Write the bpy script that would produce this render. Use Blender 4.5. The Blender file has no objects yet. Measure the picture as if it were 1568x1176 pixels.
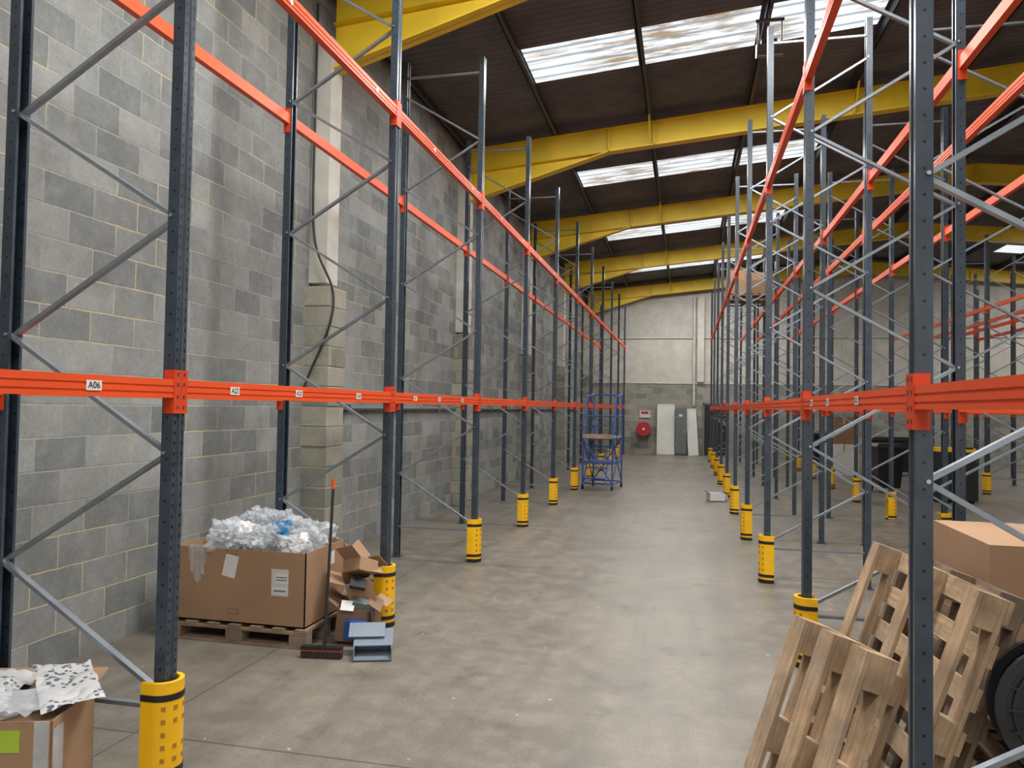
import bpy, bmesh, math, random
from mathutils import Vector, Matrix, noise
random.seed(7)
scene = bpy.context.scene
COL = scene.collection

# ------------------------------------------------------------------ materials
def newmat(name):
    m = bpy.data.materials.new(name); m.use_nodes = True
    nt = m.node_tree
    b = nt.nodes.get('Principled BSDF')
    return m, nt, b

def N(nt, typ, **kw):
    n = nt.nodes.new(typ)
    for k, v in kw.items(): setattr(n, k, v)
    return n

def math_node(nt, op, a, b=None, c=None, clamp=False):
    n = nt.nodes.new('ShaderNodeMath'); n.operation = op; n.use_clamp = clamp
    for i, v in enumerate((a, b, c)):
        if v is None: continue
        if isinstance(v, (int, float)): n.inputs[i].default_value = v
        else: nt.links.new(v, n.inputs[i])
    return n.outputs[0]

def mixc(nt, fac, a, b, blend='MIX'):
    n = nt.nodes.new('ShaderNodeMix'); n.data_type = 'RGBA'; n.blend_type = blend
    if isinstance(fac, (int, float)): n.inputs[0].default_value = fac
    else: nt.links.new(fac, n.inputs[0])
    for idx, v in ((6, a), (7, b)):
        if isinstance(v, (tuple, list)): n.inputs[idx].default_value = (*v[:3], 1)
        else: nt.links.new(v, n.inputs[idx])
    return n.outputs[2]

def noise_node(nt, scale, detail=4, rough=.55, vec=None):
    n = nt.nodes.new('ShaderNodeTexNoise')
    n.inputs['Scale'].default_value = scale
    n.inputs['Detail'].default_value = detail
    n.inputs['Roughness'].default_value = rough
    if vec is None:
        g = nt.nodes.new('ShaderNodeNewGeometry'); vec = g.outputs['Position']
    nt.links.new(vec, n.inputs['Vector'])
    return n.outputs[0]

def ramp(nt, fac, p0, p1):
    n = nt.nodes.new('ShaderNodeMapRange')
    n.inputs[1].default_value = p0; n.inputs[2].default_value = p1
    nt.links.new(fac, n.inputs[0]); n.clamp = True
    return n.outputs[0]

def bump(nt, b, h, strength=.3, dist=.01):
    n = nt.nodes.new('ShaderNodeBump')
    n.inputs['Strength'].default_value = strength
    n.inputs['Distance'].default_value = dist
    nt.links.new(h, n.inputs['Height']); nt.links.new(n.outputs[0], b.inputs['Normal'])

def simple(name, col, rough=.5, metal=0, var=.25, scale=6, bmp=0, spec=.5):
    m, nt, b = newmat(name)
    n = noise_node(nt, scale, 5)
    f = ramp(nt, n, .3, .7)
    c2 = tuple(c * (1 - var) for c in col)
    nt.links.new(mixc(nt, f, c2, col), b.inputs['Base Color'])
    b.inputs['Roughness'].default_value = rough
    b.inputs['Metallic'].default_value = metal
    b.inputs['Specular IOR Level'].default_value = spec
    if bmp: bump(nt, b, n, bmp, .01)
    return m

M = {}
M['orange'] = simple('rack_orange', (.80, .092, .018), .42, 0, .12, 3, 0, .35)
M['orange_conn'] = simple('rack_orange_connector', (.68, .060, .014), .45, 0, .15, 3, 0, .35)
M['brace'] = simple('brace_steel', (.33, .38, .43), .32, .65, .25, 8)
M['bolt'] = simple('bolt_zinc', (.55, .56, .58), .3, .8)
M['yellow'] = simple('beam_yellow', (.88, .62, .03), .5, 0, .25, 1.5)
M['pyellow'] = simple('protector_yellow', (.92, .50, .006), .42, 0, .1, 8)
M['pyellow_d'] = simple('protector_hole', (.42, .2, .01), .6, 0, .1, 8)
M['black'] = simple('black_rubber', (.012, .012, .013), .5)
M['blackpl'] = simple('black_plastic', (.016, .018, .021), .38)
M['purlin'] = simple('purlin_grey', (.05, .053, .062), .55, 0, .2, 4)
M['cardboard'] = simple('cardboard', (.37, .225, .13), .8, 0, .14, 3, .05)
M['cardboard_d'] = simple('cardboard_dark', (.25, .15, .085), .85, 0, .2, 4, .05)
M['white'] = simple('white_paper', (.72, .72, .71), .6, 0, .06)
M['offwhite'] = simple('offwhite_board', (.64, .63, .58), .6, 0, .12, 2)
M['greydoor'] = simple('grey_panel', (.14, .165, .16), .5, 0, .12, 2)
M['blue'] = simple('blue_paint', (.022, .085, .33), .4, 0, .2)
M['bluewrap'] = simple('blue_plastic', (.04, .22, .45), .3, 0, .3)
M['red'] = simple('red_paint', (.50, .02, .025), .4)
M['greypl'] = simple('grey_plastic', (.19, .235, .29), .4, 0, .1)
M['tape'] = simple('tape', (.45, .33, .22), .25, 0, .1)
M['lime'] = simple('lime_label', (.45, .62, .05), .6)
M['ptext'] = simple('label_ink', (.02, .02, .02), .6)
M['cable'] = simple('cable_black', (.02, .02, .02), .5)
M['column'] = simple('column_paint', (.62, .60, .54), .75, 0, .25, 3, .1)
M['lamp_b'] = simple('lamp_body', (.12, .13, .14), .5)
M['bristle'] = simple('broom_bristle', (.045, .03, .025), .8)

def wood_mat(name, c1, c2, grey):
    m, nt, b = newmat(name)
    tc = N(nt, 'ShaderNodeUVMap')
    mp = N(nt, 'ShaderNodeMapping'); mp.inputs['Scale'].default_value = (1.5, 22, 1)
    nt.links.new(tc.outputs[0], mp.inputs[0])
    n = noise_node(nt, 2.5, 6, .6, mp.outputs[0])
    n2 = noise_node(nt, 3.2, 3)
    n3 = noise_node(nt, 11, 6, .7)
    n4 = noise_node(nt, 4.5, 4, .6)
    c = mixc(nt, ramp(nt, n, .35, .68), c1, c2)
    c = mixc(nt, ramp(nt, n2, .42, .75), c, tuple(x * .6 for x in c1))
    c = mixc(nt, math_node(nt, 'MULTIPLY', ramp(nt, n3, .48, .75), .7), c, (.18, .145, .11))
    c = mixc(nt, math_node(nt, 'MULTIPLY', ramp(nt, n4, .48, .7), grey), c, (.24, .215, .185))
    nt.links.new(c, b.inputs['Base Color'])
    b.inputs['Roughness'].default_value = .8
    bump(nt, b, n, .3, .004)
    return m
M['wood'] = wood_mat('pallet_wood', (.40, .26, .145), (.60, .44, .28), .45)
M['wood_d'] = wood_mat('pallet_wood_aged', (.21, .14, .09), (.39, .275, .175), .5)

def upright_mat():
    m, nt, b = newmat('upright_blue_grey')
    uv = N(nt, 'ShaderNodeUVMap')
    sp = N(nt, 'ShaderNodeSeparateXYZ'); nt.links.new(uv.outputs[0], sp.inputs[0])
    au = math_node(nt, 'ABSOLUTE', sp.outputs[0])
    v = math_node(nt, 'MODULO', sp.outputs[1], .05)
    dv = math_node(nt, 'ABSOLUTE', math_node(nt, 'SUBTRACT', v, .025))
    wv = math_node(nt, 'ADD', math_node(nt, 'MULTIPLY', math_node(nt, 'SUBTRACT', v, .025), .22), .0052)
    h1 = math_node(nt, 'MULTIPLY',
        math_node(nt, 'LESS_THAN', math_node(nt, 'ABSOLUTE', math_node(nt, 'SUBTRACT', au, .032)), wv),
        math_node(nt, 'LESS_THAN', dv, .009))
    v2 = math_node(nt, 'ABSOLUTE', math_node(nt, 'SUBTRACT', math_node(nt, 'MODULO', sp.outputs[1], .1), .05))
    du = math_node(nt, 'ABSOLUTE', math_node(nt, 'SUBTRACT', au, .078))
    r2 = math_node(nt, 'ADD', math_node(nt, 'MULTIPLY', du, du), math_node(nt, 'MULTIPLY', v2, v2))
    h2 = math_node(nt, 'LESS_THAN', r2, .006 ** 2)
    h = math_node(nt, 'MAXIMUM', h1, h2)
    n = noise_node(nt, 9, 5)
    c = mixc(nt, ramp(nt, n, .3, .7), (.034, .048, .066), (.054, .074, .098))
    sc = noise_node(nt, 45, 4, .7)
    c = mixc(nt, ramp(nt, sc, .70, .76), c, (.3, .32, .34))
    c = mixc(nt, h, c, (.003, .003, .004))
    nt.links.new(c, b.inputs['Base Color'])
    b.inputs['Roughness'].default_value = .30
    b.inputs['Metallic'].default_value = .15
    return m
M['upright'] = upright_mat()

def wall_mat(name, axis='y', tint=(1, 1, 1), bw=.45, mortar=.007):
    m, nt, b = newmat(name)
    g = N(nt, 'ShaderNodeNewGeometry')
    sp = N(nt, 'ShaderNodeSeparateXYZ'); nt.links.new(g.outputs['Position'], sp.inputs[0])
    cb = N(nt, 'ShaderNodeCombineXYZ')
    if axis == 'both':
        nt.links.new(math_node(nt, 'ADD', sp.outputs[0], sp.outputs[1]), cb.inputs[0])
    else:
        nt.links.new(sp.outputs[1 if axis == 'y' else 0], cb.inputs[0])
    nt.links.new(sp.outputs[2], cb.inputs[1])
    wob = N(nt, 'ShaderNodeTexNoise'); wob.inputs['Scale'].default_value = 9; wob.inputs['Detail'].default_value = 3
    nt.links.new(g.outputs['Position'], wob.inputs['Vector'])
    vm = N(nt, 'ShaderNodeVectorMath', operation='MULTIPLY_ADD')
    nt.links.new(wob.outputs['Color'], vm.inputs[0]); vm.inputs[1].default_value = (.014, .014, 0); nt.links.new(cb.outputs[0], vm.inputs[2])
    br = N(nt, 'ShaderNodeTexBrick')
    br.offset = .5
    nt.links.new(vm.outputs[0], br.inputs['Vector'])
    br.inputs['Scale'].default_value = 1
    br.inputs['Brick Width'].default_value = bw
    br.inputs['Row Height'].default_value = .225
    br.inputs['Mortar Size'].default_value = mortar
    br.inputs['Mortar Smooth'].default_value = .3
    br.inputs['Bias'].default_value = 0
    br.inputs['Color1'].default_value = (.175 * tint[0], .190 * tint[1], .188 * tint[2], 1)
    br.inputs['Color2'].default_value = (.345 * tint[0], .355 * tint[1], .340 * tint[2], 1)
    br.inputs['Mortar'].default_value = (.33, .33, .31, 1)
    n1 = noise_node(nt, .8, 6, .6)
    n2 = noise_node(nt, 38, 6, .7)
    n3 = noise_node(nt, 1.4, 2)
    n4 = noise_node(nt, 5, 6, .65)
    n5 = noise_node(nt, 2.2, 5, .65)
    c = br.outputs['Color']
    c = mixc(nt, ramp(nt, n1, .3, .7), mixc(nt, .34, c, (0.05, .055, .055)), c)
    c = mixc(nt, math_node(nt, 'MULTIPLY', ramp(nt, n4, .45, .8), .36), c, (.44, .45, .42))
    c = mixc(nt, math_node(nt, 'MULTIPLY', ramp(nt, n5, .52, .8), .45), c, (.08, .085, .085))
    my = mixc(nt, ramp(nt, n3, .47, .60), (.31, .32, .30), (.50, .43, .26))
    c = mixc(nt, math_node(nt, 'MULTIPLY', br.outputs['Fac'], .85), c, my)
    c = mixc(nt, math_node(nt, 'MULTIPLY', ramp(nt, n2, .4, .7), .40), c, mixc(nt, .5, c, (.02, .02, .02)))
    nt.links.new(c, b.inputs['Base Color'])
    b.inputs['Roughness'].default_value = .9
    hh = math_node(nt, 'SUBTRACT', math_node(nt, 'MULTIPLY', n2, .45), br.outputs['Fac'])
    bump(nt, b, hh, .6, .008)
    return m
M['block_l'] = wall_mat('concrete_block_wall', 'y')
M['block_b'] = wall_mat('concrete_block_back', 'x', (1.2, 1.12, .98))
M['block_p'] = wall_mat('concrete_block_pier', 'both', (1.3, 1.22, 1.0), .9, .011)

def floor_mat():
    m, nt, b = newmat('concrete_floor')
    g = N(nt, 'ShaderNodeNewGeometry')
    sp = N(nt, 'ShaderNodeSeparateXYZ'); nt.links.new(g.outputs['Position'], sp.inputs[0])
    n1 = noise_node(nt, .55, 6, .6); n2 = noise_node(nt, 5, 8, .65); n3 = noise_node(nt, 60, 4, .7)
    mp = N(nt, 'ShaderNodeMapping'); mp.inputs['Scale'].default_value = (3.5, .35, 1)
    nt.links.new(g.outputs['Position'], mp.inputs[0])
    n4 = noise_node(nt, 1.2, 6, .6, mp.outputs[0])
    n5 = noise_node(nt, 1.3, 6, .7)
    n6 = noise_node(nt, 2.6, 5, .65)
    c = mixc(nt, ramp(nt, n1, .3, .7), (.160, .143, .115), (.245, .220, .180))
    c = mixc(nt, math_node(nt, 'MULTIPLY', ramp(nt, n2, .45, .75), .65), c, (.33, .30, .25))
    c = mixc(nt, math_node(nt, 'MULTIPLY', ramp(nt, n4, .45, .75), .5), c, (.105, .095, .08))
    c = mixc(nt, math_node(nt, 'MULTIPLY', ramp(nt, n5, .48, .72), .5), c, (.10, .091, .076))
    c = mixc(nt, math_node(nt, 'MULTIPLY', ramp(nt, n6, .60, .68), .4), c, (.09, .082, .07))
    c = mixc(nt, math_node(nt, 'MULTIPLY', ramp(nt, n3, .35, .7), .45), c, (.08, .072, .06))
    sp2 = noise_node(nt, 14, 2, .5)
    c = mixc(nt, ramp(nt, sp2, .74, .78), c, (.46, .44, .40))
    def joint(coord, period, off, w):
        d = math_node(nt, 'MODULO', math_node(nt, 'ADD', coord, 100 * period - off), period)
        return math_node(nt, 'LESS_THAN', d, w)
    j = math_node(nt, 'MAXIMUM', joint(sp.outputs[1], 4.9, 3.72, .012), joint(sp.outputs[0], 6.0, -2.95, .010))
    c = mixc(nt, math_node(nt, 'MULTIPLY', j, .7), c, (.04, .036, .03))
    nt.links.new(c, b.inputs['Base Color'])
    r = math_node(nt, 'ADD', math_node(nt, 'MULTIPLY', n2, .35), .26)
    nt.links.new(r, b.inputs['Roughness'])
    b.inputs['Specular IOR Level'].default_value = .45
    bump(nt, b, n3, .12, .003)
    return m
M['floor'] = floor_mat()

def roof_mat():
    m, nt, b = newmat('roof_sheet')
    g = N(nt, 'ShaderNodeNewGeometry')
    sp = N(nt, 'ShaderNodeSeparateXYZ'); nt.links.new(g.outputs['Position'], sp.inputs[0])
    w = math_node(nt, 'SINE', math_node(nt, 'MULTIPLY', sp.outputs[1], 2 * math.pi / .146))
    n1 = noise_node(nt, 1.3, 6, .6)
    c = mixc(nt, ramp(nt, n1, .35, .68), (.095, .093, .096), (.170, .165, .167))
    c = mixc(nt, math_node(nt, 'MULTIPLY', ramp(nt, w, .3, 1), .35), c, (.05, .047, .048))
    nt.links.new(c, b.inputs['Base Color'])
    b.inputs['Roughness'].default_value = .85
    bump(nt, b, w, .5, .03)
    return m
M['roof'] = roof_mat()

def sky_mat():
    m, nt, b = newmat('skylight_grp_sheet')
    g = N(nt, 'ShaderNodeNewGeometry')
    sp = N(nt, 'ShaderNodeSeparateXYZ'); nt.links.new(g.outputs['Position'], sp.inputs[0])
    w = math_node(nt, 'SINE', math_node(nt, 'MULTIPLY', sp.outputs[1], 2 * math.pi / .29))
    mp = N(nt, 'ShaderNodeMapping'); mp.inputs['Scale'].default_value = (1.2, 5.5, 1)
    nt.links.new(g.outputs['Position'], mp.inputs[0])
    n1 = noise_node(nt, 1.6, 6, .65, mp.outputs[0])
    nb = noise_node(nt, .8, 2, .5)
    f = math_node(nt, 'MULTIPLY', ramp(nt, n1, .44, .60), ramp(nt, nb, .35, .55))
    c = mixc(nt, f, (.95, 1.0, 1.03), (.42, .30, .20))
    c = mixc(nt, math_node(nt, 'MULTIPLY', ramp(nt, w, .5, 1), .8), c, (.24, .31, .37))
    em = N(nt, 'ShaderNodeEmission'); em.inputs[1].default_value = 1.15
    nt.links.new(c, em.inputs[0])
    nt.links.new(em.outputs[0], nt.nodes['Material Output'].inputs['Surface'])
    return m
M['sky'] = sky_mat()

def panel_mat(name, col, period):
    m, nt, b = newmat(name)
    g = N(nt, 'ShaderNodeNewGeometry')
    sp = N(nt, 'ShaderNodeSeparateXYZ'); nt.links.new(g.outputs['Position'], sp.inputs[0])
    w = math_node(nt, 'SINE', math_node(nt, 'MULTIPLY', sp.outputs[0], 2 * math.pi / period))
    n1 = noise_node(nt, 2.0, 6, .65); n2 = noise_node(nt, 30, 4, .7)
    c = mixc(nt, ramp(nt, n1, .35, .7), col, tuple(x * .72 for x in col))
    c = mixc(nt, math_node(nt, 'MULTIPLY', ramp(nt, n2, .4, .7), .3), c, tuple(x * .55 for x in col))
    nt.links.new(c, b.inputs['Base Color']); b.inputs['Roughness'].default_value = .85
    bump(nt, b, w, .16, .02)
    return m
M['panel_hi'] = panel_mat('back_panel_ribbed', (.54, .52, .47), .146)
M['panel_lo'] = panel_mat('back_panel_flat', (.60, .57, .50), 40)

def plastic_mat():
    m, nt, b = newmat('clear_plastic_film')
    n = noise_node(nt, 9, 5)
    nt.links.new(mixc(nt, ramp(nt, n, .3, .7), (.55, .59, .62), (.80, .84, .87)), b.inputs['Base Color'])
    b.inputs['Roughness'].default_value = .32
    b.inputs['Specular IOR Level'].default_value = .35
    b.inputs['Alpha'].default_value = .38
    n2 = noise_node(nt, 18, 3)
    bump(nt, b, n2, .3, .02)
    return m
M['film'] = plastic_mat()
def bag_mat():
    m, nt, b = newmat('printed_mail_bag')
    g = N(nt, 'ShaderNodeNewGeometry')
    vo = N(nt, 'ShaderNodeTexVoronoi'); vo.inputs['Scale'].default_value = 34
    nt.links.new(g.outputs['Position'], vo.inputs['Vector'])
    n = noise_node(nt, 5, 2)
    f = math_node(nt, 'MAXIMUM', ramp(nt, vo.outputs['Distance'], .36, .41), ramp(nt, n, .56, .58))
    nt.links.new(mixc(nt, f, (.10, .12, .16), (.55, .555, .55)), b.inputs['Base Color'])
    b.inputs['Roughness'].default_value = .4
    return m
M['bag'] = bag_mat()

# ------------------------------------------------------------------ mesh builder
class MB:
    def __init__(s): s.v = []; s.f = []; s.uv = []; s.m = []; s.mats = []
    def mi(s, k):
        if k not in s.mats: s.mats.append(k)
        return s.mats.index(k)
    def face(s, pts, mat, uvs=None):
        i = len(s.v); s.v += [tuple(p) for p in pts]
        s.f.append(list(range(i, i + len(pts)))); s.m.append(s.mi(mat))
        s.uv.append(uvs if uvs else [(0, 0)] * len(pts))
    def boxm(s, mtx, size, mat):
        hx, hy, hz = size[0] / 2, size[1] / 2, size[2] / 2
        L = sorted(range(3), key=lambda a: -size[a])
        faces = [((-1, -1, -1), (-1, 1, -1), (1, 1, -1), (1, -1, -1)), ((-1, -1, 1), (1, -1, 1), (1, 1, 1), (-1, 1, 1)),
                 ((-1, -1, -1), (1, -1, -1), (1, -1, 1), (-1, -1, 1)), ((1, 1, -1), (-1, 1, -1), (-1, 1, 1), (1, 1, 1)),
                 ((-1, 1, -1), (-1, -1, -1), (-1, -1, 1), (-1, 1, 1)), ((1, -1, -1), (1, 1, -1), (1, 1, 1), (1, -1, 1))]
        off = random.random() * 5
        for fc in faces:
            loc = [Vector((a * hx, b * hy, c * hz)) for a, b, c in fc]
            ax = [a for a in L if len(set(round(p[a], 6) for p in loc)) > 1]
            if len(ax) < 2: ax = [L[0], L[1]]
            s.face([mtx @ p for p in loc], mat, [(p[ax[0]] + off, p[ax[1]] + off) for p in loc])
    def box(s, c, size, mat, rot=None):
        m = Matrix.Translation(c)
        if rot: m = m @ Matrix.Rotation(rot[2], 4, 'Z') @ Matrix.Rotation(rot[1], 4, 'Y') @ Matrix.Rotation(rot[0], 4, 'X')
        s.boxm(m, size, mat)
    def b2(s, lo, hi, mat):
        s.box([(a + b) / 2 for a, b in zip(lo, hi)], [abs(b - a) for a, b in zip(lo, hi)], mat)
    def bar(s, p0, p1, w, t, mat, up=(0, 0, 1)):
        p0 = Vector(p0); p1 = Vector(p1); d = p1 - p0; L = d.length; z = d.normalized()
        u = Vector(up)
        if abs(z.dot(u)) > .98: u = Vector((0, 1, 0))
        x = u.cross(z).normalized(); y = z.cross(x)
        m = Matrix((x, y, z)).transposed().to_4x4(); m.translation = (p0 + p1) / 2
        s.boxm(m, (w, t, L), mat)
    def tube(s, p0, p1, r, mat, n=8, r1=None, cap=True):
        p0 = Vector(p0); p1 = Vector(p1); z = (p1 - p0).normalized()
        u = Vector((0, 0, 1)) if abs(z.z) < .9 else Vector((1, 0, 0))
        x = u.cross(z).normalized(); y = z.cross(x)
        r1 = r if r1 is None else r1
        a = [p0 + (x * math.cos(t) + y * math.sin(t)) * r for t in [2 * math.pi * i / n for i in range(n)]]
        b = [p1 + (x * math.cos(t) + y * math.sin(t)) * r1 for t in [2 * math.pi * i / n for i in range(n)]]
        for i in range(n):
            j = (i + 1) % n; s.face([a[i], a[j], b[j], b[i]], mat)
        if cap: s.face(a[::-1], mat); s.face(b, mat)
    def strip(s, path, z0, z1, mat):
        L = [0]
        for i in range(1, len(path)): L.append(L[-1] + (Vector(path[i]) - Vector(path[i - 1])).length)
        h = L[-1] / 2
        for i in range(len(path) - 1):
            a, b = path[i], path[i + 1]
            s.face([(a[0], a[1], z0), (b[0], b[1], z0), (b[0], b[1], z1), (a[0], a[1], z1)], mat,
                   [(L[i] - h, z0), (L[i + 1] - h, z0), (L[i + 1] - h, z1), (L[i] - h, z1)])
    def build(s, name, parent=None):
        me = bpy.data.meshes.new(name); me.from_pydata(s.v, [], s.f)
        for k in s.mats: me.materials.append(M[k])
        me.polygons.foreach_set('material_index', s.m)
        uvl = me.uv_layers.new(name='UVMap')
        flat = [c for fu in s.uv for uv in fu for c in uv]
        uvl.data.foreach_set('uv', flat)
        me.update()
        o = bpy.data.objects.new(name, me); COL.objects.link(o)
        if parent: o.parent = parent
        return o

def empty(name, loc=(0, 0, 0)):
    e = bpy.data.objects.new(name, None); e.location = loc; COL.objects.link(e)
    e.empty_display_size = .2
    return e

# ------------------------------------------------------------------ room shell
XL, XRW, Y0, YB = -4.2, 17.2, -7.0, 32.0
RIDGE = 6.5
def rtop(x):
    return 7.02 + .095 * (x if x <= RIDGE else 2 * RIDGE - x)
def roofz(x): return rtop(x) + .19

mb = MB(); mb.b2((XL - .3, Y0 - .3, -.2), (XRW + .3, YB + .3, 0), 'floor'); mb.build('floor')
mb = MB(); mb.b2((XL - .25, Y0, 0), (XL, YB, roofz(XL) + .05), 'block_l'); mb.build('wall_left')
mb = MB(); mb.b2((XRW, Y0, 0), (XRW + .25, YB, roofz(XRW) + .05), 'block_l'); mb.build('wall_right')
mb = MB()
mb.b2((XL, YB, 0), (XRW, YB + .25, 2.92), 'block_b')
mb.b2((XL, YB + .03, 2.92), (XRW, YB + .25, 4.75), 'panel_lo')
mb.b2((XL, YB + .0, 4.75), (XRW, YB + .25, 7.9), 'panel_hi')
mb.build('wall_back')
mb = MB()
mb.b2((XL, YB - .02, 2.88), (XRW, YB, 2.96), 'column')
mb.b2((XL, YB - .02, 4.73), (XRW, YB, 4.77), 'column')
for i in range(17):
    x = XL + 1.2 * i + .45
    mb.b2((x - .02, YB + .015, 2.96), (x + .02, YB + .03, 4.72), 'column')
mb.build('trim_1')
mb = MB()
mb.b2((XL, Y0 - .25, 0), (.5, Y0, 7.9), 'block_b')
mb.b2((6.5, Y0 - .25, 0), (XRW, Y0, 7.9), 'block_b')
mb.b2((.5, Y0 - .25, 4.6), (6.5, Y0, 7.9), 'block_b')
mb.build('wall_rear')

bands = [(10.68 + 5.86 * k, 11.84 + 5.86 * k) for k in range(-3, 4)]
sx = [(-2.38, 2.72), (10.3, 15.4)]
mb = MB(); ms = MB()
xs = sorted({XL - .25, -2.38, 2.72, RIDGE, 10.3, 15.4, XRW + .25})
ys = [Y0 - .3]
for a, b in bands: ys += [a, b]
ys.append(YB + .3)
for i in range(len(xs) - 1):
    for j in range(len(ys) - 1):
        xa, xb = xs[i], xs[i + 1]; ya, yb = ys[j], ys[j + 1]
        isband = any(abs(ya - a) < 1e-4 for a, b in bands) and any(abs(xa - p) < 1e-4 for p, q in sx)
        p = [(xa, ya, roofz(xa)), (xa, yb, roofz(xa)), (xb, yb, roofz(xb)), (xb, ya, roofz(xb))]
        if isband:
            ms.face(p, 'sky')
        else:
            mb.face(p, 'roof')
            mb.face([(a, b_, c + .06) for a, b_, c in p][::-1], 'roof')
mb.build('ceiling')
ms.build('skylight_strip')

mb = MB()
for i in range(14):
    x = -4.08 + 1.7 * i
    if x > XRW: break
    z = roofz(x)
    mb.b2((x - .03, Y0, z - .19), (x - .015, YB, z - .01), 'purlin')
    mb.b2((x - .03, Y0, z - .19), (x + .04, YB, z - .18), 'purlin')
    mb.b2((x - .08, Y0, z - .02), (x - .015, YB, z - .01), 'purlin')
mb.build('trim_2')

portals = [-3.3, 2.4, 8.1, 13.8, 19.6, 25.3, 31.6]
for py in portals:
    e = empty('portal_frame', (0, py, 0))
    mb = MB()
    D = .44
    def seg(x0, x1, d0, d1):
        n = 6
        for i in range(n):
            a = x0 + (x1 - x0) * i / n; b = x0 + (x1 - x0) * (i + 1) / n
            da = d0 + (d1 - d0) * i / n; db = d0 + (d1 - d0) * (i + 1) / n
            ta, tb = rtop(a), rtop(b); w = .1
            for (z0a, z0b, z1a, z1b, hw) in ((ta - .02, tb - .02, ta, tb, w), (ta - da, tb - db, ta - da + .02, tb - db + .02, w), (ta - da, tb - db, ta, tb, .008)):
                mb.face([(a, -hw, z0a), (b, -hw, z0b), (b, -hw, z1b), (a, -hw, z1a)], 'yellow')
                mb.face([(b, hw, z0b), (a, hw, z0a), (a, hw, z1a), (b, hw, z1b)], 'yellow')
                mb.face([(a, -hw, z0a), (a, hw, z0a), (b, hw, z0b), (b, -hw, z0b)], 'yellow')
                mb.face([(a, -hw, z1a), (b, -hw, z1b), (b, hw, z1b), (a, hw, z1a)], 'yellow')
    seg(-4.0, -1.4, .98, D); seg(-1.4, RIDGE, D, D); seg(RIDGE, 14.4, D, D); seg(14.4, 17.0, D, .98)
    for x0, x1 in ((-4.0, -1.4), (14.4, 17.0)):
        mb.face([(x0, -.1, rtop(x0) - D), (x1, -.1, rtop(x1) - D), (x1, .1, rtop(x1) - D), (x0, .1, rtop(x0) - D)], 'yellow')
    for x in (-1.4, -.6, 2.7, RIDGE, 10.3, 14.4):
        mb.b2((x - .012, -.1, rtop(x) - D - .0), (x + .012, .1, rtop(x)), 'yellow')
    for x in (-.68, 2.72):
        mb.bar((x, -.05, rtop(x) - D + .03), (x, -.45, rtop(x) + .05), .03, .006, 'yellow')
        mb.bar((x, .05, rtop(x) - D + .03), (x, .45, rtop(x) + .05), .03, .006, 'yellow')
    mb.build('rafter', e)
    mb = MB()
    for sgn, xw in ((1, XL), (-1, XRW)):
        a, b = sorted((xw, xw + sgn * .22))
        mb.b2((a, -.14, 3.2), (b, .14, rtop(xw) - .6), 'column')
        a, b = sorted((xw, xw + sgn * .30))
        for r in range(14):
            z0 = .225 * r; jx = random.uniform(-.008, .008)
            mb.b2((a - (.01 if sgn < 0 else 0), -.22 + jx, z0 + .005), (b + random.uniform(-.006, .006), .22 + jx, z0 + .221), 'block_p')
        a2, b2_ = sorted((xw, xw + sgn * .285)); mb.b2((a2, -.205, 0), (b2_, .205, 3.15), 'column')
    mb.build('column_and_pier', e)

mb = MB()
mb.tube((XL + .04, 8.5, 1.78), (XL + .04, 30, 1.78), .03, 'greydoor')
for i in range(12):
    mb.b2((XL, 9 + 1.8 * i - .02, 1.73), (XL + .08, 9 + 1.8 * i + .02, 1.83), 'greydoor')
mb.build('wall_conduit')
cu = bpy.data.curves.new('power_cable', 'CURVE'); cu.dimensions = '3D'; cu.bevel_depth = .014; cu.bevel_resolution = 2
pts = [(XL + .05, 7.93, 6.4), (XL + .05, 7.93, 5.2), (XL + .06, 7.9, 4.4), (XL + .05, 7.93, 3.7), (XL + .2, 7.86, 3.4), (XL + .35, 7.95, 3.1), (XL + .35, 7.84, 2.7), (XL + .2, 7.82, 2.35), (XL + .1, 7.78, 2.1), (XL + .08, 7.74, 1.95)]
spn = cu.splines.new('NURBS'); spn.points.add(len(pts) - 1)
for p, q in zip(spn.points, pts): p.co = (*q, 1)
spn.use_endpoint_u = True
oc = bpy.data.objects.new('power_cable', cu); COL.objects.link(oc); cu.materials.append(M['cable'])

# ------------------------------------------------------------------ racking
PITCH = 2.77
LV = (1.89, 4.30)
TOP = 6.03
PROF = [(-.026, .062), (-.042, .062), (-.042, 0), (-.019, 0), (-.014, .008), (.014, .008), (.019, 0), (.042, 0), (.042, .062), (.026, .062)]
def upright(mb, x, y, s, top=TOP):
    path = [(x - s * d, y + s * w) for w, d in PROF]
    mb.strip(path, .006, top, 'upright')
    a, b = sorted((x + s * .02, x - s * .10))
    mb.b2((a, y - .07, 0), (b, y + .07, .008), 'upright')
def frame_braces(mb, xa, xb, y, k):
    sx_ = 1 if xb > xa else -1
    a = xa + sx_ * .045; b = xb - sx_ * .045
    zs = [.43 + .575 * i for i in range(10)]
    oy = .012
    for i in range(9):
        yy = y + (oy if i % 2 else -oy)
        p = (a if i % 2 == 0 else b, yy, zs[i]); q = (b if i % 2 == 0 else a, yy, zs[i + 1])
        mb.bar(p, q, .020, .034, 'brace', (0, 1, 0))
    mb.bar((a, y, .36), (b, y, .36), .020, .034, 'brace', (0, 1, 0))
    mb.bar((a, y, 5.85), (b, y, 5.85), .020, .034, 'brace', (0, 1, 0))
    for i in range(10):
        xx = (xa + sx_ * .045) if i % 2 == 0 else (xb - sx_ * .045)
        mb.tube((xx, y - .050, zs[i]), (xx, y + .050, zs[i]), .009, 'bolt', 6)
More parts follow.
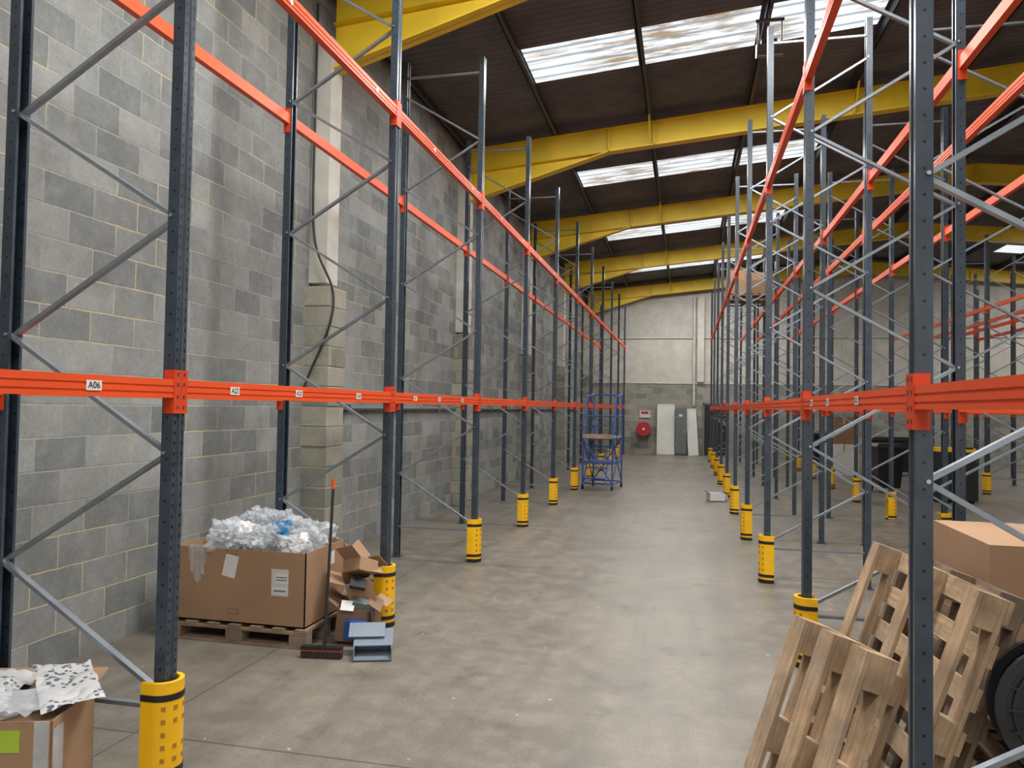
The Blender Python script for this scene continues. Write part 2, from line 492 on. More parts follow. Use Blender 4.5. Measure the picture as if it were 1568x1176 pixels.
def beam(mb, x, y0, y1, z, s):
    def bx(xa, xb, ya, yb, za, zb, mt):
        a, b = sorted((xa, xb)); mb.b2((a, ya, za), (b, yb, zb), mt)
    h = .044
    bx(x - s * .045, x + s * .001, y0 + .045, y1 - .045, z - h, z + h, 'orange')
    for zz0, zz1 in ((-.044, -.028), (-.017, .003), (.014, .044)):
        bx(x, x + s * .005, y0 + .045, y1 - .045, z + zz0, z + zz1, 'orange')
    for ya, yb in ((y0 + .001, y0 + .044), (y1 - .044, y1 - .001)):
        bx(x + s * .001, x + s * .008, ya, yb, z - .12, z + .09, 'orange_conn')
    for yy in (y0 + .047, y1 - .047):
        bx(x - s * .05, x + s * .008, yy - .003, yy + .003, z - .12, z + .09, 'orange_conn')
    for yy in (y0 + .023, y1 - .023):
        for zz in (-.09, -.04, .02, .07):
            bx(x + s * .008, x + s * .010, yy - .005, yy + .005, z + zz - .008, z + zz + .008, 'upright')

def rack_row(name, xa, xb, y0, ks):
    s = 1 if xa > xb else -1
    e = empty(name)
    mu, mbr, mbe = MB(), MB(), MB()
    for k in ks:
        y = y0 + PITCH * k
        upright(mu, xa, y, s); upright(mu, xb, y, -s)
        frame_braces(mbr, xa, xb, y, k)
        if k + 1 in ks:
            for z in LV:
                beam(mbe, xa, y, y + PITCH, z, s)
                beam(mbe, xb, y, y + PITCH, z, -s)
    mu.build('uprights', e); mbr.build('bracing', e); mbe.build('beams', e)
    return e

XA, XAr = -2.40, -3.43
YLP, YRP = 3.28, 3.16
RL = rack_row('pallet_rack', XA, XAr, YLP, list(range(-1, 11)))
RA = rack_row('pallet_rack', .83, 1.89, YRP, list(range(-1, 10)))
RB = rack_row('pallet_rack', 3.45, 2.39, YRP, list(range(0, 10)))
RC = rack_row('pallet_rack', 6.75, 7.8, YRP, list(range(2, 10)))
RD = rack_row('pallet_rack', 9.4, 8.35, YRP, list(range(3, 10)))

def label(parent, x, y, z, s, txt, wl=.085, hl=.042):
    mb = MB(); a, b = sorted((x, x + s * .0015))
    mb.b2((a, y - wl / 2, z - hl / 2), (b, y + wl / 2, z + hl / 2), 'white')
    mb.build('label_plate', parent)
    c = bpy.data.curves.new('label_text', 'FONT'); c.body = txt; c.size = hl * .95; c.align_x = 'CENTER'; c.align_y = 'CENTER'; c.offset = .0006
    o = bpy.data.objects.new('label_text', c); COL.objects.link(o); c.materials.append(M['ptext'])
    o.location = (x + s * .0022, y, z); o.rotation_euler = (math.pi / 2, 0, s * math.pi / 2); o.parent = parent
for y, t in ((2.72, 'A06'), (3.74, 'A22'), (4.45, 'A23'), (5.36, 'A24'), (6.6, 'A31'), (7.3, 'A32'), (8.1, 'A33')):
    label(RL, XA + .0055, y, LV[0] + .0, 1, t)
for y, t in ((4.1, 'B22'), (4.9, 'B23'), (5.5, 'B24')):
    label(RA, .83 - .0055, y, LV[0], -1, t)
for k in range(0, 8):
    y = YLP + PITCH * k
    for dy in (.95, 2.3):
        mb = MB(); mb.tube((XA, y + dy, LV[1]), (XA + .008, y + dy, LV[1]), .02, 'white', 12); mb.build('level_sticker', RL)

def prot_mesh():
    mb = MB(); n = 20; R = .090; H = .49
    def path(R, leg):
        pts = [(-leg, -R)]
        pts += [(R * math.cos(t), R * math.sin(t)) for t in [(-math.pi / 2 + math.pi * i / n) for i in range(n + 1)]]
        pts.append((-leg, R)); return pts
    for (Ro, Ri, z0, z1, mt) in ((R, R - .022, .03, H, 'pyellow'), (R + .004, R - .01, 0.0, .03, 'black'), (R + .003, R - .01, .055, .085, 'black'), (R + .003, R - .01, H - .085, H - .055, 'black')):
        o = path(Ro, .06); i_ = path(Ri, .06)
        for k in range(len(o) - 1):
            a, b, c, d = o[k], o[k + 1], i_[k + 1], i_[k]
            mb.face([(*a, z0), (*b, z0), (*b, z1), (*a, z1)], mt)
            mb.face([(*c, z0), (*d, z0), (*d, z1), (*c, z1)], mt)
            mb.face([(*a, z1), (*b, z1), (*c, z1), (*d, z1)], mt)
            mb.face([(*a, z0), (*d, z0), (*c, z0), (*b, z0)], mt)
        for k in (0, -1):
            a, d = o[k], i_[k]
            mb.face([(*a, z0), (*a, z1), (*d, z1), (*d, z0)], mt)
    for t in (-.95, -.32, .32, .95):
        for zz in (.13, .19, .25, .31, .37):
            if abs(t) < .5 and zz in (.25,): continue
            c = ((R - .003) * math.cos(t), (R - .003) * math.sin(t), zz)
            mb.box(c, (.010, .02, .022), 'pyellow_d', (0, 0, t))
    return mb.build('rack_upright_protector')
base = prot_mesh(); pm = base.data
bpy.data.objects.remove(base)
def prot(x, y, s):
    o = bpy.data.objects.new('rack_upright_protector', pm); COL.objects.link(o)
    o.location = (x - s * .035, y, .009); o.rotation_euler = (0, 0, 0 if s > 0 else math.pi)
for k in range(0, 10): prot(XA, YLP + PITCH * k, 1)
for k in range(1, 10): prot(.83, YRP + PITCH * k, -1)
for k in range(2, 10): prot(3.45, YRP + PITCH * k, 1)
for k in range(4, 10): prot(6.75, YRP + PITCH * k, -1)

# ------------------------------------------------------------------ pallets
def pallet(mb, mtx, L=1.2, W=1.0, mt='wood', nb=7, miss=()):
    def bx(c, s): mb.boxm(mtx @ Matrix.Translation(c), s, mt)
    bw = .095
    for i in range(nb):
        if i in miss: continue
        x = bw / 2 + (L - bw) * i / (nb - 1)
        bx((x, W / 2, .133), (bw, W, .02))
    for y in (.05, W / 2, W - .05):
        bx((L / 2, y, .112), (L, .095, .02))
        for x in (.07, L / 2, L - .07): bx((x, y, .062), (.14, .095, .078))
        bx((L / 2, y, .011), (L, .095, .02))
def frameM(o, xdir, ydir):
    x = Vector(xdir).normalized(); y = Vector(ydir); y = (y - x * y.dot(x)).normalized(); z = x.cross(y)
    m = Matrix((x, y, z)).transposed().to_4x4(); m.translation = o
    return m
def plean(name, top0, top1, lean, L, W, mt, miss=(), nb=7):
    top0 = Vector(top0); top1 = Vector(top1)
    e = (top1 - top0).normalized()
    l = Vector(lean).normalized()
    l = (l - e * l.dot(e)).normalized()
    o = top0 - l * L
    o.z = max(o.z, 0.0)
    mb = MB()
    pallet(mb, frameM(o, l, e), L, W, mt, nb, miss)
    return mb.build(name)
plean('wooden_pallet', (.47, 3.60, .93), (.67, 3.12, .93), (.30, .13, .91), 1.0, .52, 'wood', nb=8)
plean('wooden_pallet', (1.0, 4.55, 1.12), (1.15, 3.36, 1.12), (.36, .08, 1.05), 1.2, 1.15, 'wood')
plean('wooden_pallet', (1.17, 4.60, 1.09), (1.30, 3.62, 1.09), (.36, .08, 1.05), 1.15, .98, 'wood_d')
mb = MB()
for i in range(3): pallet(mb, Matrix.Translation((1.34 + .015 * i, 3.24 + .01 * i, .145 * i + .001)), 1.15, 2.05, 'wood_d')
mb.build('pallet_stack')

def carton(name, lo, hi, mt='cardboard', rotz=0):
    e = empty(name, ((lo[0] + hi[0]) / 2, (lo[1] + hi[1]) / 2, lo[2])); 
    w, d, h = hi[0] - lo[0], hi[1] - lo[1], hi[2] - lo[2]
    mb = MB(); mb.b2((-w / 2, -d / 2, 0), (w / 2, d / 2, h - .004), mt)
    mb.b2((-w / 2, -d / 2, h - .004), (-.003, d / 2, h + .002), mt); mb.b2((.003, -d / 2, h - .004), (w / 2, d / 2, h + .002), mt)
    mb.b2((-.03, -d / 2 - .001, h + .002), (.03, d / 2 + .001, h + .003), 'tape')
    mb.b2((-.03, -d / 2 - .0015, h - .22), (.03, -d / 2, h + .003), 'tape')
    mb.b2((-.03, d / 2, h - .12), (.03, d / 2 + .0015, h + .003), 'tape')
    o = mb.build('carton_body', e)
    bv = o.modifiers.new('b', 'BEVEL'); bv.width = .004; bv.limit_method = 'ANGLE'
    e.rotation_euler[2] = rotz
    return e
carton('cardboard_box', (1.46, 4.22, .44), (2.26, 5.10, 1.19), 'cardboard')

e = empty('plastic_reel', (1.44, 3.37, .705))
mb = MB()
R = .265
for xoff in (-.07, .07):
    n = 32
    for i in range(n):
        a0 = 2 * math.pi * i / n; a1 = 2 * math.pi * (i + 1) / n
        for r0, r1, th in ((R - .03, R, .016), (.06, .1, .016), (R * .55, R * .62, .012), (R * .36, R * .40, .012), (R * .75, R * .79, .012)):
            p = lambda r, a, x: (r * math.cos(a), x, r * math.sin(a))
            mb.face([p(r0, a0, xoff - th), p(r1, a0, xoff - th), p(r1, a1, xoff - th), p(r0, a1, xoff - th)], 'blackpl')
            mb.face([p(r0, a0, xoff + th), p(r0, a1, xoff + th), p(r1, a1, xoff + th), p(r1, a0, xoff + th)], 'blackpl')
            mb.face([p(r1, a0, xoff - th), p(r1, a0, xoff + th), p(r1, a1, xoff + th), p(r1, a1, xoff - th)], 'blackpl')
            mb.face([p(r0, a0, xoff - th), p(r0, a1, xoff - th), p(r0, a1, xoff + th), p(r0, a0, xoff + th)], 'blackpl')
        mb.face([(.06 * math.cos(a0), xoff, .06 * math.sin(a0)), (R * math.cos(a0), xoff, R * math.sin(a0)), (R * math.cos(a1), xoff, R * math.sin(a1)), (.06 * math.cos(a1), xoff, .06 * math.sin(a1))], 'blackpl')
    for i in range(16):
        a = 2 * math.pi * i / 16
        mb.bar((.08 * math.cos(a), xoff, .08 * math.sin(a)), (R * math.cos(a), xoff, R * math.sin(a)), .010, .03, 'blackpl', (0, 1, 0))
mb.tube((0, -.07, 0), (0, .07, 0), .1, 'blackpl', 24)
mb.build('reel_body', e); e.rotation_euler = (-.04, 0, -.1)

# ------------------------------------------------------------------ big box on pallet (left)
mb = MB(); pallet(mb, Matrix.Translation((-3.93, 5.27, .001)), 1.2, .72, 'wood_d'); mb.build('wooden_pallet')
e = empty('cardboard_bin', (-3.33, 5.63, .146))
mb = MB(); w, d, h, t = 1.14, .66, .56, .008
mb.b2((-w / 2, -d / 2, 0), (w / 2, -d / 2 + t, h), 'cardboard'); mb.b2((-w / 2, d / 2 - t, 0), (w / 2, d / 2, h), 'cardboard')
mb.b2((-w / 2, -d / 2, 0), (-w / 2 + t, d / 2, h), 'cardboard'); mb.b2((w / 2 - t, -d / 2, 0), (w / 2, d / 2, h), 'cardboard')
mb.b2((-w / 2, -d / 2, 0), (w / 2, d / 2, .01), 'cardboard')
mb.b2((-w / 2 + .01, -d / 2 + .01, .46), (w / 2 - .01, d / 2 - .01, .465), 'offwhite')
y = -d / 2 - .0015
mb.box((-.06, y, .43), (.11, .002, .17), 'white', (0, .2, 0))
mb.box((.36, y, .33), (.14, .002, .20), 'offwhite'); mb.box((.36, y - .0015, .27), (.12, .002, .05), 'white'); mb.box((.36, y - .003, .268), (.10, .001, .012), 'greydoor')
mb.box((.375, y - .0015, .36), (.11, .002, .07), 'white'); mb.box((.375, y - .003, .37), (.09, .001, .008), 'greydoor'); mb.box((.375, y - .003, .35), (.09, .001, .008), 'greydoor')
for x, z in ((-.05, .54), (-.03, .09)):
    for s1 in (-1, 1):
        mb.box((x, y, z + s1 * .018), (.09, .002, .003), 'cardboard_d'); mb.box((x + s1 * .045, y, z), (.003, .002, .036), 'cardboard_d')
mb.box((w / 2 + .001, .1, .45), (.002, .1, .1), 'white')
mb.build('bin_body', e)

def crumple(mb_name, parent, spots, mt, seed=0, sub=3, rough=.5):
    bm = bmesh.new(); rnd = random.Random(seed)
    for (c, r, fl) in spots:
        res = bmesh.ops.create_icosphere(bm, subdivisions=sub, radius=1)
        off = Vector((rnd.random() * 50, rnd.random() * 50, rnd.random() * 50))
        for v in res['verts']:
            p = v.co.copy()
            k = 1 + rough * noise.noise(p * 1.3 + off) + rough * .9 * abs(noise.noise(p * 3.1 + off)) + .2 * noise.noise(p * 7 + off)
            q = p * k * r; q.z *= fl
            v.co = q + Vector(c)
    me = bpy.data.meshes.new(mb_name); bm.to_mesh(me); bm.free(); me.materials.append(M[mt])
    o = bpy.data.objects.new(mb_name, me); COL.objects.link(o); o.parent = parent
    return o
rnd = random.Random(3)
sp_ = []
for i in range(24):
    x = rnd.uniform(-.46, .48); y = rnd.uniform(-.20, .22)
    sp_.append(((x, y, .55 + rnd.uniform(0, .11) * (1 - abs(x))), rnd.uniform(.08, .13), .75))
for i in range(6): sp_.append(((rnd.uniform(-.35, .2), rnd.uniform(-.1, .2), .70), .10, .8))
crumple('plastic_wrap', e, sp_, 'film', 1, 4, .8)
crumple('white_foam', e, [((-.08, -.1, .65), .075, .9), ((.08, .05, .66), .07, .8), ((-.2, .1, .63), .07, .9), ((.40, -.1, .58), .07, .8)], 'white', 5, 3, .7)
crumple('blue_wrap', e, [((.20, -.12, .70), .045, .8), ((.27, -.14, .67), .045, .8), ((.24, -.05, .72), .04, .7)], 'bluewrap', 6, 3, .8)
mb = MB()
for i in range(7):
    a = -.42 + i * .022; zt = .58; zb = .58 - .30 * math.sin(.5 + i * .35)
    mb.face([(a, -d / 2 - .006 - .004 * (i % 2), zt), (a + .024, -d / 2 - .006 - .004 * ((i + 1) % 2), zt), (a + .03, -d / 2 - .008 - .006 * ((i + 1) % 2), zb), (a + .002, -d / 2 - .008 - .006 * (i % 2), zb + .02)], 'film')
mb.build('hanging_film', e)

e = empty('carton_pile', (-2.47, 5.66, 0))
mb = MB()
def openbox(c, s, rot, mt):
    m = Matrix.Translation(c) @ Matrix.Rotation(rot[2], 4, 'Z') @ Matrix.Rotation(rot[1], 4, 'Y') @ Matrix.Rotation(rot[0], 4, 'X')
    w, d, h = s; t = .005
    for cc, ss in (((0, 0, -h / 2), (w, d, t)), ((-w / 2, 0, 0), (t, d, h)), ((w / 2, 0, 0), (t, d, h)), ((0, -d / 2, 0), (w, t, h)), ((0, d / 2, 0), (w, t, h))):
        mb.boxm(m @ Matrix.Translation(cc), ss, mt)
    mb.boxm(m @ Matrix.Translation((-w / 2 - .05, 0, h / 2 + .03)) @ Matrix.Rotation(.6, 4, 'Y'), (.12, d, .004), mt)
    mb.boxm(m @ Matrix.Translation((w / 2 + .05, 0, h / 2 + .02)) @ Matrix.Rotation(.5, 4, 'Y'), (.12, d, .004), mt)
openbox((-.04, -.05, .16), (.22, .26, .26), (.1, .1, .3), 'cardboard_d')
openbox((-.02, .14, .14), (.2, .2, .22), (0, 0, .1), 'cardboard')
openbox((-.03, .02, .40), (.2, .24, .2), (.2, -.3, .5), 'cardboard')
openbox((.0, -.02, .56), (.17, .2, .10), (-.3, .35, 1.0), 'cardboard')
mb.box((-.04, .04, .66), (.16, .22, .006), 'cardboard', (.3, .9, .3))
mb.box((.06, -.12, .30), (.14, .1, .05), 'greydoor', (.2, .3, .4)); mb.box((.04, -.19, .12), (.16, .05, .14), 'blue', (.1, .1, .25))
mb.box((.03, -.13, .46), (.12, .12, .03), 'blackpl', (.5, .2, .4)); mb.box((-.02, -.2, .30), (.1, .08, .01), 'white', (.9, .1, .3))
mb.build('small_cartons', e)

e = empty('broom', (-2.54, 5.15, 0))
mb = MB()
mb.tube((.02, 0, .08), (.0, .12, 1.20), .011, 'blackpl', 8); mb.tube((.0, .12, 1.20), (-.001, .126, 1.27), .013, 'orange', 8)
mb.box((0, 0, .07), (.30, .05, .03), 'blackpl', (0, 0, .15)); mb.box((0, 0, .056), (.302, .052, .006), 'orange', (0, 0, .15))
for i in range(15):
    u = (i - 7) * .02
    mb.box((u * math.cos(.15), u * math.sin(.15), .028), (.017, .05 + .008 * (i % 2), .056), 'bristle', (0, .06 * (i % 3 - 1), .15))
mb.build('broom_body', e)
e = empty('dustpan', (-2.20, 5.28, 0))
mb = MB()
mb.box((0, 0, .012), (.27, .24, .008), 'greypl', (.0, 0, .35))
m0 = Matrix.Rotation(.35, 4, 'Z')
for sx2 in (-1, 1):
    mb.boxm(m0 @ Matrix.Translation((sx2 * .133, 0, .05)), (.006, .24, .09), 'greypl')
mb.boxm(m0 @ Matrix.Translation((0, .118, .06)), (.27, .006, .11), 'greypl')
mb.boxm(m0 @ Matrix.Translation((0, .05, .125)) @ Matrix.Rotation(.35, 4, 'X'), (.28, .2, .008), 'greypl')
mb.boxm(m0 @ Matrix.Translation((-.05, .08, .17)) @ Matrix.Rotation(.5, 4, 'X'), (.26, .14, .01), 'greypl')
mb.tube(m0 @ Vector((0, .12, .1)), m0 @ Vector((-.03, .2, .30)), .011, 'blackpl')
mb.build('dustpan_body', e)

# ------------------------------------------------------------------ bottom-left carton with mail bags
e = empty('open_cardboard_box', (-2.91, 2.80, 0)); e.rotation_euler[2] = .30
mb = MB(); w, d, h, t = .66, .38, .50, .006
mb.b2((-w / 2, -d / 2, 0), (w / 2, -d / 2 + t, h), 'cardboard'); mb.b2((-w / 2, d / 2 - t, 0), (w / 2, d / 2, h), 'cardboard')
mb.b2((-w / 2, -d / 2, 0), (-w / 2 + t, d / 2, h), 'cardboard'); mb.b2((w / 2 - t, -d / 2, 0), (w / 2, d / 2, h), 'cardboard')
mb.b2((-w / 2, -d / 2, 0), (w / 2, d / 2, .01), 'cardboard')
mb.box((0, 0, h - .02), (w - .02, d - .02, .01), 'cardboard_d')
mb.box((0, d / 2 + .07, h + .02), (w, .16, .004), 'cardboard', (.3, 0, 0))
mb.box((.16, -d / 2 - .002, .42), (.09, .003, .09), 'lime'); mb.box((.29, -d / 2 - .002, .38), (.06, .003, .24), 'film'); mb.box((w / 2 + .002, -.14, .36), (.003, .08, .2), 'film')
mb.box((.0, -d / 2 - .002, .40), (.12, .003, .12), 'cardboard_d')
mb.build('box_body', e)
def sheet(name, parent, cx, cy, z, sx_, sy_, mt, rot=0, amp=.03, seed=0, tilt=0):
    n = 36; verts = []; faces = []
    for i in range(n + 1):
        for j in range(n + 1):
            u = (i / n - .5) * sx_; v = (j / n - .5) * sy_
            x = cx + u * math.cos(rot) - v * math.sin(rot); y = cy + u * math.sin(rot) + v * math.cos(rot)
            zz = z + amp * noise.noise(Vector((u * 6 + seed, v * 6, seed))) + amp * .5 * abs(noise.noise(Vector((u * 13, v * 13 + seed, 2)))) + tilt * v
            verts.append((x, y, zz))
    for i in range(n):
        for j in range(n):
            a = i * (n + 1) + j; faces.append((a, a + 1, a + n + 2, a + n + 1))
    me = bpy.data.meshes.new(name); me.from_pydata(verts, [], faces); me.materials.append(M[mt])
    o = bpy.data.objects.new(name, me); COL.objects.link(o); o.parent = parent
sheet('mail_bag', e, .25, .10, h + .05, .24, .46, 'bag', .55, .045, 3, .12)
sheet('mail_bag_under', e, -.12, .12, h + .035, .34, .30, 'bag', .1, .06, 13, .1)
sheet('plastic_bag', e, .02, -.06, h + .035, .5, .24, 'film', -.2, .07, 9)
sheet('paper_wrap', e, -.10, -.06, h + .02, .34, .22, 'white', .3, .06, 21)
crumple('crumpled_film', e, [((-.12, -.05, h + .01), .08, .5), ((.08, -.06, h + .02), .08, .5), ((.2, .0, h + .01), .06, .5)], 'film', 8, 3, .8)

# ------------------------------------------------------------------ blue picking steps
e = empty('warehouse_steps', (-1.86, 17.7, 0))
mb = MB(); W = .34; Dp = .45; r = .016
for x in (-W, W):
    mb.tube((x, -Dp, .12), (x, -Dp, 1.15), r, 'blue'); mb.tube((x, Dp, .12), (x, Dp, 2.15), r, 'blue')
    mb.tube((x, -Dp, 1.15), (x, -Dp * .3, 2.1), r, 'blue'); mb.tube((x, -Dp * .3, 2.1), (x, Dp, 2.15), r, 'blue')
    mb.tube((x, -Dp, .14), (x, Dp, .14), r, 'blue'); mb.tube((x, -Dp, 1.15), (x, Dp, 1.15), r, 'blue'); mb.tube((x, -Dp, .6), (x, Dp, .6), r, 'blue')
    mb.tube((x, -Dp, .14), (x, Dp, 1.15), r * .8, 'blue'); mb.tube((x, -Dp, 1.15), (x, Dp, .14), r * .8, 'blue')
    mb.tube((x, -.1, 1.15), (x, -.1, 2.1), r * .8, 'blue'); mb.tube((x, -Dp * .6, 1.65), (x, Dp, 1.65), r * .8, 'blue')
    mb.tube((x * .7, -Dp - .25, .15), (x * .7, .1, 1.55), r, 'blue')
for y, zs_ in ((-Dp, (.14, .6, 1.15)), (Dp, (.14, .6, 1.15, 1.65, 2.15))):
    for z in zs_: mb.tube((-W, y, z), (W, y, z), r, 'blue')
mb.tube((-W, Dp, .14), (W, Dp, 1.15), r * .8, 'blue'); mb.tube((-W, -Dp, 1.15), (W, -Dp, .14), r * .8, 'blue')
for i in range(6):
    f = (i + .5) / 6
    mb.box((0, -Dp - .25 + f * (Dp + .35), .15 + f * 1.4), (W * 1.4, .12, .02), 'blue')
mb.box((0, 0, 1.18), (W * 2, Dp * 2, .03), 'wood'); mb.box((0, 0, .62), (W * 2, Dp * 2, .015), 'blue')
mb.box((0, -Dp - .02, 1.2), (W * 2, .04, .1), 'wood')
for x in (-W, W):
    for y in (-Dp, Dp):
        mb.tube((x - .015, y, .06), (x + .015, y, .06), .059, 'black', 16); mb.box((x, y, .11), (.04, .05, .05), 'greydoor')
mb.build('steps_frame', e); e.rotation_euler[2] = -.15

# ------------------------------------------------------------------ back wall items
def lathe(mb, c, prof, mt, n=28):
    for i in range(n):
        a0 = 2 * math.pi * i / n; a1 = 2 * math.pi * (i + 1) / n
        for (r0, y0), (r1, y1) in zip(prof[:-1], prof[1:]):
            P = lambda r, y, a: (c[0] + r * math.cos(a), c[1] + y, c[2] + r * math.sin(a))
            mb.face([P(r0, y0, a0), P(r1, y1, a0), P(r1, y1, a1), P(r0, y0, a1)], mt)
e = empty('fire_hose_reel', (-1.68, YB - .20, 1.02))
mb = MB()
lathe(mb, (0, 0, 0), [(.05, -.12), (.29, -.12), (.29, -.10), (.18, -.10), (.18, .06), (.29, .06), (.29, .08), (.0, .08)], 'red')
lathe(mb, (0, 0, 0), [(0, -.14), (.05, -.14), (.05, -.12)], 'white')
lathe(mb, (0, 0, 0), [(.18, -.095), (.25, -.09), (.26, -.03), (.25, .05), (.18, .055)], 'black')
mb.box((0, .13, 0), (.1, .1, .3), 'red'); mb.tube((.2, -.02, -.2), (.12, 0, -.55), .015, 'black')
mb.build('reel', e)
mb = MB(); mb.box((-1.65, YB - .035, 1.62), (.42, .02, .28), 'offwhite'); mb.box((-1.65, YB - .047, 1.68), (.3, .004, .1), 'red'); mb.build('fire_safety_sign')
def leaning(name, x0, x1, h, ybot, mt, thick=.03, side=0, handle=False):
    e = empty(name, ((x0 + x1) / 2, ybot, 0.01))
    mb = MB(); w = x1 - x0
    mb.b2((-w / 2, -thick / 2, 0), (w / 2, thick / 2, h), mt)
    for s_ in (-1, 1): mb.box((s_ * (w / 2 - .03), -thick / 2 - .004, h / 2), (.05, .008, h), mt)
    mb.box((0, -thick / 2 - .004, h - .03), (w, .008, .05), mt)
    if handle: mb.box((w / 2 - .08, -thick / 2 - .02, h * .5), (.03, .03, .12), 'bolt')
    mb.build('panel', e)
    e.rotation_euler = (-math.atan2(YB - .12 - ybot, h), side, 0)
leaning('white_board', -1.15, -.45, 2.05, YB - .42, 'offwhite')
# grey steel electrical cabinet standing on the floor between the boards
e = empty('grey_electrical_cabinet', (-.20, YB - .30, 0)); mb = MB()
mb.b2((-.23, -.14, .04), (.23, .14, 1.88), 'greydoor'); mb.b2((-.20, -.155, .10), (.20, -.14, 1.82), 'greydoor')
mb.b2((-.23, -.12, 0), (.23, .12, .04), 'blackpl'); mb.b2((.13, -.175, .9), (.15, -.155, 1.05), 'bolt'); mb.b2((-.08, -.158, 1.55), (.06, -.155, 1.65), 'offwhite')
for z in (.4, 1.5): mb.b2((-.215, -.165, z), (-.20, -.14, z + .08), 'bolt')
mb.build('cabinet_body', e)
leaning('door_blank', .10, .50, 1.9, YB - .5, 'offwhite', side=-.06)
mb = MB(); mb.b2((.42, YB - .14, 2.96), (.68, YB - .03, 6.4), 'column'); mb.build('steel_column')
mb = MB(); mb.tube((.30, YB - .10, 2.0), (.30, YB - .10, 6.4), .045, 'column', 12)
for z in (2.5, 3.6, 5): mb.b2((.24, YB - .12, z), (.36, YB - .02, z + .04), 'column')
mb.build('downpipe')
mb = MB(); mb.b2((.72, YB - .07, 0), (1.55, YB - .03, 2.05), 'blackpl'); mb.b2((.66, YB - .09, 0), (.72, YB - .01, 2.11), 'greydoor'); mb.b2((1.55, YB - .09, 0), (1.61, YB - .01, 2.11), 'greydoor'); mb.b2((.66, YB - .09, 2.05), (1.61, YB - .01, 2.11), 'greydoor'); mb.tube((1.45, YB - .12, 1.0), (1.45, YB - .07, 1.0), .03, 'bolt')
mb.build('door_1')

e = empty('torn_carton', (.60, 16.1, 0)); mb = MB()
openbox((0, 0, .09), (.3, .24, .15), (0, .0, .3), 'white'); mb.box((.12, .22, .05), (.2, .16, .08), 'white', (.0, .0, .8)); mb.build('scraps', e)

e = empty('stored_pallet_load', (1.36, YRP + PITCH * 5.6, LV[1] + .045))
mb = MB(); pallet(mb, Matrix.Translation((-.5, -.6, 0)), 1.0, 1.2, 'wood_d')
for i in range(2):
    for j in range(3):
        for k in range(2):
            if (i, j, k) in ((1, 1, 1), (0, 2, 1), (0, 0, 1), (1, 0, 1)): continue
            mb.box((-.25 + i * .45, -.38 + j * .39, .30 + k * .31), (.42, .36, .30), ['cardboard', 'cardboard_d', 'cardboard', 'offwhite'][(i + j + k) % 4])
mb.build('load', e)

# dark items in the second aisle
def wheeled_bin(x, y, rot=0):
    e = empty('wheeled_bin', (x, y, 0)); mb = MB()
    def ring(z, w, d): return [(-w, -d, z), (w, -d, z), (w, d, z), (-w, d, z)]
    lv = [ring(.12, .24, .26), ring(1.0, .30, .36), ring(1.04, .33, .39), ring(1.07, .33, .39), ring(1.13, .26, .30)]
    for a, b in zip(lv[:-1], lv[1:]):
        for i in range(4):
            j = (i + 1) % 4; mb.face([a[i], a[j], b[j], b[i]], 'blackpl')
    mb.face(lv[0][::-1], 'blackpl'); mb.face(lv[-1], 'blackpl')
    for s_ in (-1, 1): mb.tube((s_ * .24 - .03, .24, .1), (s_ * .24 + .03, .24, .1), .1, 'black', 16)
    mb.tube((-.2, .42, 1.05), (.2, .42, 1.05), .018, 'blackpl'); mb.build('bin_shell', e); e.rotation_euler[2] = rot
wheeled_bin(5.55, 24.5, .1); wheeled_bin(6.22, 24.7, -.1); wheeled_bin(4.5, 19.3, .15); wheeled_bin(4.3, 27.0, .15)
carton('stacked_carton', (4.1, 24.0, 0), (4.9, 24.9, .9), 'offwhite'); carton('stacked_carton', (4.15, 24.05, .905), (4.85, 24.8, 1.7), 'cardboard_d')
e = empty('pallet_stacker', (5.45, 17.8, 0)); mb = MB()
mb.box((0, 0, .45), (.8, .6, .8), 'blackpl'); mb.box((0, -.02, .95), (.72, .5, .2), 'blackpl'); mb.box((0, 0, 1.09), (.74, .52, .08), 'pyellow')
for s_ in (-1, 1):
    mb.box((s_ * .28, .38, 1.0), (.07, .1, 1.9), 'blackpl'); mb.box((s_ * .22, 1.0, .07), (.16, 1.15, .06), 'blackpl')
    mb.tube((s_ * .3 - .04, -.2, .1), (s_ * .3 + .04, -.2, .1), .1, 'black', 16); mb.tube((s_ * .22 - .04, 1.45, .05), (s_ * .22 + .04, 1.45, .05), .05, 'black', 12)
mb.box((0, .38, 1.9), (.6, .08, .08), 'blackpl'); mb.box((0, .38, .5), (.6, .08, .08), 'blackpl')
mb.tube((0, -.3, .6), (0, -.75, 1.15), .025, 'blackpl'); mb.tube((-.15, -.75, 1.15), (.15, -.75, 1.15), .02, 'blackpl')
mb.build('truck_body', e)

e = empty('ceiling_floodlight', (1.02, 10.4, 6.55)); mb = MB()
mb.box((0, 0, 0), (.34, .22, .16), 'lamp_b', (.35, 0, 0)); mb.box((0, -.04, -.085), (.3, .18, .01), 'offwhite', (.35, 0, 0))
mb.tube((-.15, .0, .05), (-.15, 0, .4), .012, 'lamp_b'); mb.tube((.15, 0, .05), (.15, 0, .4), .012, 'lamp_b'); mb.box((0, .12, .12), (.2, .1, .14), 'lamp_b')
mb.box((0, 0, .4), (.36, .04, .03), 'lamp_b'); mb.tube((0, 0, .4), (0, 0, .62), .015, 'lamp_b')
mb.build('lamp_housing', e)

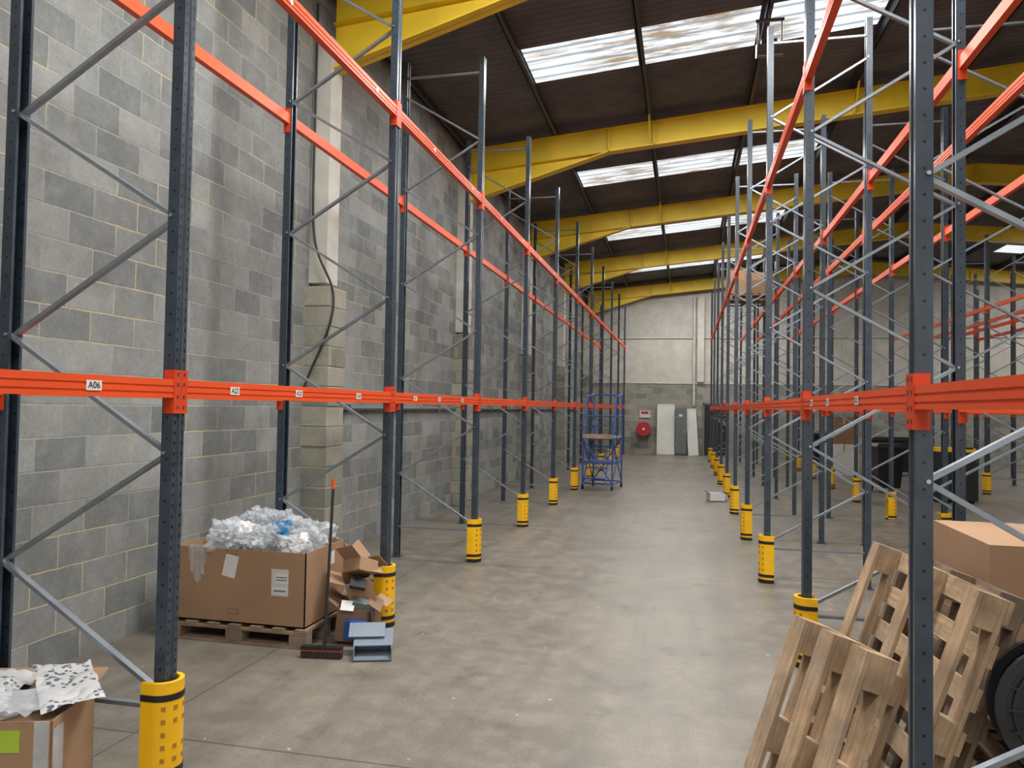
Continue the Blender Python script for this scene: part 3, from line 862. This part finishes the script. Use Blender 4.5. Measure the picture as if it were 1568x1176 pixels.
# ------------------------------------------------------------------ light
w = bpy.data.worlds.new('World'); scene.world = w; w.use_nodes = True
nt = w.node_tree; bg = nt.nodes['Background']
sk = nt.nodes.new('ShaderNodeTexSky'); sk.sky_type = 'HOSEK_WILKIE'; sk.sun_direction = (0.3, -.5, .6); sk.turbidity = 6
nt.links.new(sk.outputs[0], bg.inputs[0]); bg.inputs[1].default_value = .4
def area(name, loc, target, sx_, sy_, power, col=(1, 1, 1)):
    l = bpy.data.lights.new(name, 'AREA'); l.shape = 'RECTANGLE'; l.size = sx_; l.size_y = sy_; l.energy = power; l.color = col
    o = bpy.data.objects.new(name, l); COL.objects.link(o); o.location = loc
    o.rotation_euler = (Vector(target) - Vector(loc)).to_track_quat('-Z', 'Y').to_euler()
    return o
area('rear_fill_light', (3.5, Y0 + .1, 2.35), (-1.0, 10, 2.2), 5.8, 4.4, 110, (1, .97, .92))  # added fill light behind the camera, in an assumed doorway out of view
PL = {-3: 330, -2: 340, -1: 640, 0: 360, 1: 230, 2: 220, 3: 330}
for kk, (a, b) in zip(range(-3, 4), bands):
    for (p, q), P in zip(sx, (PL[kk], 200)):
        xm, ym = (p + q) / 2, (a + b) / 2
        z = roofz(xm) - .20
        o = area('skylight_daylight', (xm, ym, z), (xm, ym, 0), q - p, b - a, P, (1, .985, .96))
        o.rotation_euler = (0, -math.atan(.095) if xm < RIDGE else math.atan(.095), 0)

# ------------------------------------------------------------------ camera
F_PX = 1200.0
cam = bpy.data.cameras.new('camera'); co = bpy.data.objects.new('camera', cam); COL.objects.link(co)
cam.sensor_width = 36; cam.sensor_fit = 'HORIZONTAL'; cam.lens = 36 * F_PX / 1600
psi = math.radians(12.8); th = math.radians(1.7); rho = .0170
fwd = Vector((-math.sin(psi) * math.cos(th), math.cos(psi) * math.cos(th), math.sin(th)))
Rt = Vector((math.cos(psi), math.sin(psi), 0)); Up = Rt.cross(fwd)
R2 = Rt * math.cos(rho) + Up * math.sin(rho); U2 = -Rt * math.sin(rho) + Up * math.cos(rho)
m = Matrix((R2, U2, -fwd)).transposed().to_4x4(); m.translation = (0, 0, 1.83)
co.matrix_world = m
cam.clip_start = .05; cam.clip_end = 200
scene.camera = co
scene.view_settings.view_transform = 'Standard'
scene.view_settings.look = 'None'
scene.view_settings.exposure = 0.0
